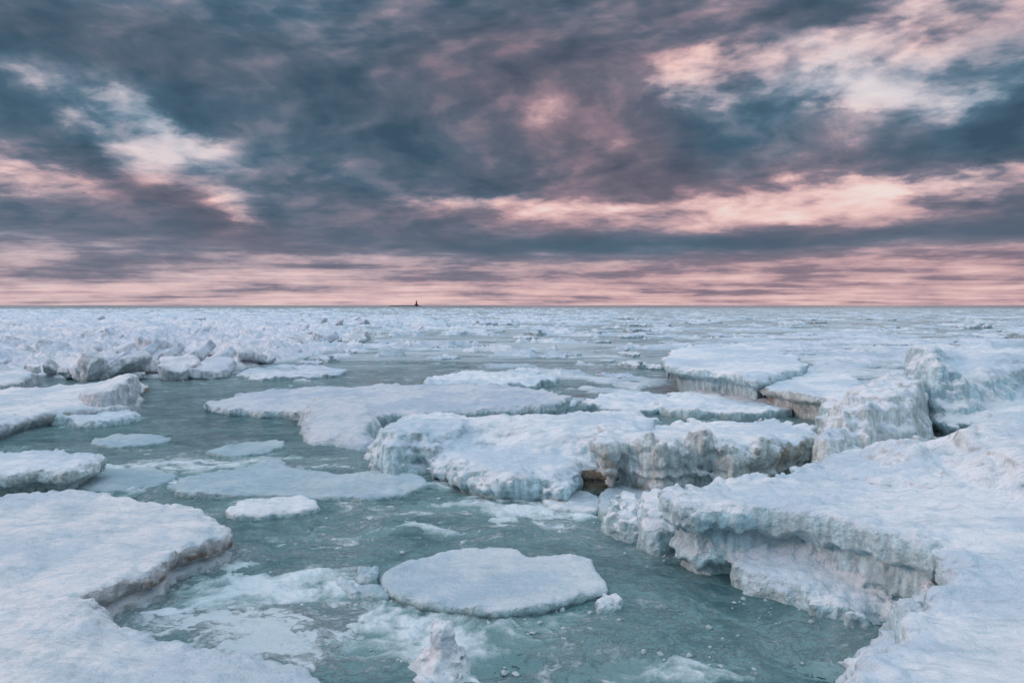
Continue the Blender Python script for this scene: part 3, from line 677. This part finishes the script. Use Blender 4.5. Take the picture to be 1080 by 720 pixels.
sculpt('ice_slab', [Ns, Nr, Nq], .018, 31, M_PINK, 'wind scoured snowy slab in the bottom left corner', 'ice slab', lump=(.03, 4), icic=(.015, 9), top=(.05, 1.7), join=.3, clip=(-5, 1, 3, 9))
Os = prism([(-120, 478), (0, 477), (60, 475), (112, 478), (107, 485), (92, 492), (65, 497), (35, 497), (15, 500), (-20, 503), (-140, 510)], .42,
           inset=[(-.2, .30), (.0, .26), (.14, .2), (.26, .0), (2, 0)], k=.14, edge=.08, drip=.1)
os_ = sculpt('ice_slab', [Os], .03, 32, M_DIRTY, 'slab at the left edge fringed with dirty brown icicles', 'ice slab', lump=(.04, 4), icic=(.04, 8), top=(.04, .9), clip=(-12, 2, 8, 16))
icicle_fringe(os_, [(107, 487), (92, 495), (65, 500), (35, 500), (15, 503), (-20, 506)], .30, simple('brown_stained_ice', (.36, .29, .24), .5), 100, (.1, .34), (.015, .035), .12)
Ps = prism([(-100, 412), (40, 409), (90, 404), (136, 407), (140, 424), (108, 430), (60, 434), (28, 440), (-20, 452), (-120, 452)], .34, inset=[(-.2, .2), (.0, .16), (.2, .0), (2, 0)], k=.16, edge=.12)
sculpt('ice_slab', [Ps], .045, 33, M_PINK, 'low snowy slab at left in front of the rubble ridge', 'ice slab', lump=(.06, 2.2), icic=(.04, 5), top=(.07, .7), clip=(-16, 2, 12, 24))
Pw_ = prism([(84, 428), (112, 430), (138, 425), (144, 412), (120, 404), (88, 410)], .72, pz=.3, slope=(.34, .12), inset=[(-.1, -.1), (.4, .0), (1.5, .25)], k=.2, edge=.14)
sculpt('ice_block', [Pw_], .045, 34, M_PINK, 'wedge shaped snowy block tipped up on the low left slab', 'ice block', lump=(.10, 1.9), top=(.08, 1.0))
Pr = prism([(138, 410), (150, 407), (158, 411), (150, 415), (138, 416)], .16, pz=.08, k=.12, edge=.08)
sculpt('ice_chunk', [Pr], .04, 35, M_SAND, 'small reddish brown chunk at the foot of the wedge shaped block', 'ice chunk', lump=(.05, 3))
Qs = prism([(-80, 382), (10, 381), (34, 386), (38, 394), (10, 402), (-30, 404), (-90, 404)], .42, pz=.42, k=.2, edge=.15)
sculpt('ice_slab', [Qs], .06, 36, M_PINK, 'flat snow capped slab at the far left edge', 'ice slab', lump=(.06, 1.6), top=(.05, .6), clip=(-24, 2, 14, 34))
for i, (poly, z, lab) in enumerate([
    ([(40, 444), (70, 447), (105, 449), (140, 444), (146, 438), (110, 434), (60, 436)], .22, 'crumbly slush bank along the front of the low left slab'),
    ([(2, 447), (18, 449), (28, 444), (20, 436), (4, 438)], .24, 'small slush heap at the left edge below the low slab')]):
    sculpt('slush_bank', [prism(poly, z, pz=.05, k=.25, edge=.14)], .045, 37 + i, M_ICE, lab, 'slush bank', lump=(.10, 2.6), top=(.10, 1.6))

# ------------------------------------------------------------------ rubble ridge, block by block
def block_mesh(i, mat, sx, sy, sz):
    r_ = np.random.RandomState(100 + i); k = 7
    a_ = np.sort(r_.uniform(0, 2 * math.pi, k) * .25 + np.arange(k) * 2 * math.pi / k * .9)
    poly = [(math.cos(q) * sx * r_.uniform(.7, 1.05), math.sin(q) * sy * r_.uniform(.7, 1.05)) for q in a_]
    V, Q = field([prism(poly, sz, px=False, k=.07, edge=.07, slope=(r_.uniform(-.12, .12), r_.uniform(-.12, .12)))], .06, 100 + i, lump=(.09, 1.7), icic=(.03, 4), top=(.05, 1.2), zmin=-.18, flat=.5)
    return V, Q
BLK = []
for i in range(9):
    V, Q = block_mesh(i, M_RUBBLE, *[(1.3, .8, .28), (1.0, .9, .45), (1.6, .9, .22), (.9, .6, .5), (1.2, 1.1, .22), (.8, .7, .35), (1.5, .8, .30), (1.1, .9, .6), (1.8, 1.2, .24)][i])
    BLK.append((V, Q))
BLK_ME = {}
def block(i, x, y, z, rot, sc, label, group, name='ice_block', cat='ice block', mat=M_RUBBLE):
    key = (i, mat.name)
    if key not in BLK_ME:
        o = link_mesh(name, *BLK[i], mat); BLK_ME[key] = o.data
    else:
        o = bpy.data.objects.new(name, BLK_ME[key]); C.objects.link(o)
    o.location = (x, y, z); o.rotation_euler = rot; o.scale = (sc, sc, sc)
    return tag(o, label, cat, group)
HERO = [  # px of the base, base distance, block, turn x/y/z in degrees, size, label
    (143, 30.0, 6, (8, -48, 10), 1.05, 'leaning snowy slab of the rubble ridge with a dark gap on its right'),
    (166, 29.6, 6, (5, -42, 5), 1.0, 'second leaning slab of the rubble ridge, between two dark gaps'),
    (192, 30.0, 6, (10, -38, 20), 1.15, 'bulky white block in the middle of the rubble ridge front'),
    (222, 30.6, 4, (-8, -30, 40), 1.0, 'rounded block at the right of the rubble ridge front'),
    (208, 27.8, 4, (6, 10, 20), .95, 'low snowy block lying in front of the rubble ridge'),
    (120, 31.5, 3, (0, -20, 40), 1.1, 'upright block left of the leaning slabs in the rubble ridge'),
    (168, 33.5, 7, (10, 20, 70), 1.25, 'high snowy block behind the leaning slabs of the rubble ridge'),
    (70, 32.0, 8, (4, -10, 80), 1.0, 'broad slab rising behind the wedge shaped block'),
    (25, 33.0, 2, (8, 12, 15), 1.1, 'tilted slab near the left edge of the rubble ridge'),
    (262, 34.0, 4, (-6, 18, 100), 1.1, 'grey sided slab at the right end of the rubble ridge'),
]
for px, Y, i, rt, sc, lab in HERO:
    block(i, at_y(px, Y), Y, .30, [R(a_) for a_ in rt], sc * 1.05, lab, 'large blocks of the rubble ridge')
# the base the blocks lie on
def build_rubble_base():
    nr, na = 260, 420
    X, Y, Rr = polar(23, 150, nr, R(-44), R(-5), na)
    px = 540 + X / Y * F; py = 321.5 + H * F / Y
    m_ = sstep(px, 430, 250) * sstep(py, 338, 344) * (1 - sstep(py, 392 - np.clip(px - 200, 0, 300) * .16, 402 - np.clip(px - 200, 0, 300) * .16))
    n = fbm(X * .5, Y * .5, np.float32(3.3), 6, .66); n2_ = np.abs(fbm(X * .8, Y * .8, np.float32(6.3), 5, .58))
    Z = -.3 + m_ * (.74 + .75 * n + .38 * np.clip(1 - n2_ * 3, 0, 1) * sstep(n, -.3, .3))
    V = np.stack([X, Y, Z], -1).reshape(-1, 3); Q = gridquads(nr, na); Q = Q[(V[Q][:, :, 2] > -.1).any(1)]
    u, inv = np.unique(Q, return_inverse=True)
    o = link_mesh('rubble_ice', V[u], inv.reshape(-1, 4), M_RUBBLE)
    tag(o, 'mass of crushed snowy ice that the rubble ridge blocks lie in', 'rubble ice', kind='stuff')
build_rubble_base()
cnt = 0
while cnt < 260:
    px = random.uniform(-60, 440); py = random.uniform(334, 397)
    if py > 398 - max(0, px - 190) * .20 or py < 336 + 0 * px: continue
    if px > 250 and random.random() < (px - 250) / 260: continue
    x, y = at(px, py, .2)
    sc = .3 + .75 * random.random() ** 1.6 * (1.0 if y < 50 else 1.2)
    lab = ('small tumbled ice block low in the front of the rubble ridge' if y < 42 else 'snowy ice block in the middle of the rubble field' if y < 75 else 'far ice block along the back of the rubble field')
    grp = ('front blocks of the rubble ridge' if y < 42 else 'blocks of the middle rubble field' if y < 75 else 'far blocks of the rubble field')
    block(random.randrange(9), x, y, random.uniform(.1, .5), (R(random.uniform(-30, 30)), R(random.uniform(-55, 35)), R(random.uniform(0, 360))), sc, lab, grp)
    cnt += 1

# ------------------------------------------------------------------ floes adrift farther out
FL = []
for i in range(8):
    r_ = np.random.RandomState(300 + i); k = 9
    poly = [(math.cos(q) * r_.uniform(.6, 1.1) * 1.5, math.sin(q) * r_.uniform(.6, 1.1) * 1.1) for q in np.arange(k) * 2 * math.pi / k]
    FL.append(field([prism(poly, .12 + .07 * (i % 4), px=False, k=.2, edge=.30, ef=1.3, slope=(r_.uniform(-.04, .04), r_.uniform(-.04, .04)))], .06, 300 + i, lump=(.13, 1.7), icic=(.0, 4), top=(.16, 1.1), flat=.1))
FL_ME = []
placed = 0
def floe(i, x, y, rz, sc, label, group):
    while len(FL_ME) < 8: FL_ME.append(None)
    if FL_ME[i] is None:
        o = link_mesh('ice_floe', *FL[i], M_MID); FL_ME[i] = o.data
    else:
        o = bpy.data.objects.new('ice_floe', FL_ME[i]); C.objects.link(o)
    o.location = (x, y, -.02); o.rotation_euler = (0, 0, rz); o.scale = (sc, sc, min(sc, 1.3))
    tag(o, label, 'ice floe', group)
while placed < 105:
    px = random.uniform(200, 1120); py = 336 + 72 * random.random() ** 1.6
    if px < 430 and py < 392 and py < 398 - max(0, px - 190) * .20: continue
    if py > 366 and px > 690: continue
    if py > 388 and px < 600: continue
    x, y = at(px, py, 0)
    if y < 45: lab, grp = 'small snowy floe adrift between the smooth ice sheet and the far ledge', 'nearer small floes of the pack ice'
    elif px < 540: lab, grp = 'low floe adrift in the pack ice right of the rubble field', 'left small floes of the pack ice'
    else: lab, grp = 'low floe adrift in the pack ice beyond the icicle ledges', 'right small floes of the pack ice'
    floe(random.randrange(8), x, y, random.uniform(0, 6.28), random.uniform(.3, 1.05) * (.8 if y < 60 else 1.3), lab, grp)
    placed += 1

# ------------------------------------------------------------------ brash: crumbs of ice in the slush (uncountable)
def build_brash():
    V, Q = [], []
    ph = (1 + 5 ** .5) / 2
    cube = np.array([(math.cos(2 * math.pi * k / 6) * r_, math.sin(2 * math.pi * k / 6) * r_, z) for r_, z in ((.55, -1), (1, -.2), (.85, .5), (.3, .95)) for k in range(6)])
    fq = [(j * 6 + k, j * 6 + (k + 1) % 6, (j + 1) * 6 + (k + 1) % 6, (j + 1) * 6 + k) for j in range(3) for k in range(6)] + [(18, 19, 20, 21), (18, 21, 22, 23)]
    ZN = [(330, 680, 120, 40, 420), (230, 620, 90, 36, 260), (130, 503, 90, 14, 200), (470, 700, 50, 22, 200), (580, 655, 80, 14, 120), (370, 618, 26, 14, 70), (600, 535, 50, 14, 170),
          (830, 640, 60, 16, 160), (700, 590, 40, 8, 60), (420, 560, 120, 24, 120), (780, 690, 90, 20, 70), (100, 440, 60, 9, 130), (440, 490, 50, 6, 70), (560, 522, 40, 5, 60), (300, 520, 90, 12, 130)]
    for cx, cy, sx, sy, n in ZN:
        for _ in range(int(n * .6)):
            px = random.gauss(cx, sx * .7); py = random.gauss(cy, sy * .7)
            if py < 400 or py > 800: continue
            x, y = at(px, py, 0); s_ = .005 + .022 * random.random() ** 5 * (1 + y * .06)
            pts = cube * s_ * np.array([random.uniform(.8, 1.7), random.uniform(.7, 1.3), random.uniform(.4, .8)]) * (1 + .6 * (np.random.rand(24, 3) - .5))
            a_ = random.uniform(0, 6.28); c_, s2 = math.cos(a_), math.sin(a_)
            pts = np.stack([pts[:, 0] * c_ - pts[:, 1] * s2 + x, pts[:, 0] * s2 + pts[:, 1] * c_ + y, pts[:, 2] + .006], 1)
            b0 = len(V); V.extend(pts.tolist()); Q.extend([tuple(b0 + k for k in f_) for f_ in fq])
    o = link_mesh('brash_ice', np.array(V), np.array(Q), M_ICE)
    tag(o, 'crumbs of brash ice floating in the slush between the floes', 'brash ice', kind='stuff')
np.random.seed(4)
build_brash()

# ------------------------------------------------------------------ lighthouse and breakwater on the horizon
M_DARK = simple('dark_stone', (.035, .035, .045), .8, .5)
def lathe(name, prof, mat, parent, n=16):
    V = [(r * math.cos(2 * math.pi * k / n), r * math.sin(2 * math.pi * k / n), z) for r, z in prof for k in range(n)]
    Q = [(j * n + k, j * n + (k + 1) % n, (j + 1) * n + (k + 1) % n, (j + 1) * n + k) for j in range(len(prof) - 1) for k in range(n)]
    o = link_mesh(name, np.array(V), np.array(Q), mat, smooth=False); o.parent = parent; return o
LY = 1500.0; LX = at_y(439.5, LY)
lh = bpy.data.objects.new('lighthouse', None); C.objects.link(lh); lh.location = (LX, LY, 2.0)
tag(lh, 'tiny dark lighthouse on the horizon at the end of the breakwater', 'lighthouse')
lathe('plinth', [(0, -3), (4.4, -3), (4.0, 2.2), (3.2, 2.6), (0, 2.6)], M_DARK, lh)
lathe('tower', [(1.9, 2.5), (1.35, 7.6), (0, 7.6)], M_DARK, lh)
lathe('gallery', [(0, 7.55), (1.9, 7.6), (1.9, 8.0), (0, 8.0)], M_DARK, lh)
lathe('lantern_room', [(1.1, 8.0), (1.1, 9.6), (1.3, 9.65), (.15, 10.8), (0, 10.8)], M_DARK, lh)
lathe('mast', [(.14, 10.7), (.10, 12.4), (0, 12.4)], M_DARK, lh, 6)
def breakwater():
    n = 60; V = []; Q = []
    for i in range(n):
        x = at_y(411 + 33 * i / (n - 1), LY)
        hgt = 1.5 + .35 * float(vnoise(i * .7, 2.2, .5)); w_ = 5 + float(vnoise(i * .6, 7.2, .5))
        V += [(x, LY - w_, -1), (x, LY - w_ * .45, hgt * .9), (x, LY + w_ * .45, hgt), (x, LY + w_, -1)]
    for i in range(n - 1):
        for k in range(3): Q.append((i * 4 + k, (i + 1) * 4 + k, (i + 1) * 4 + k + 1, i * 4 + k + 1))
    Q += [(3, 2, 1, 0), ((n - 1) * 4, (n - 1) * 4 + 1, (n - 1) * 4 + 2, (n - 1) * 4 + 3)]
    o = link_mesh('breakwater', np.array(V), np.array(Q)[:, ::-1], M_DARK, smooth=False)
    tag(o, 'thin dark stone breakwater on the horizon leading to the lighthouse', 'breakwater')
breakwater()
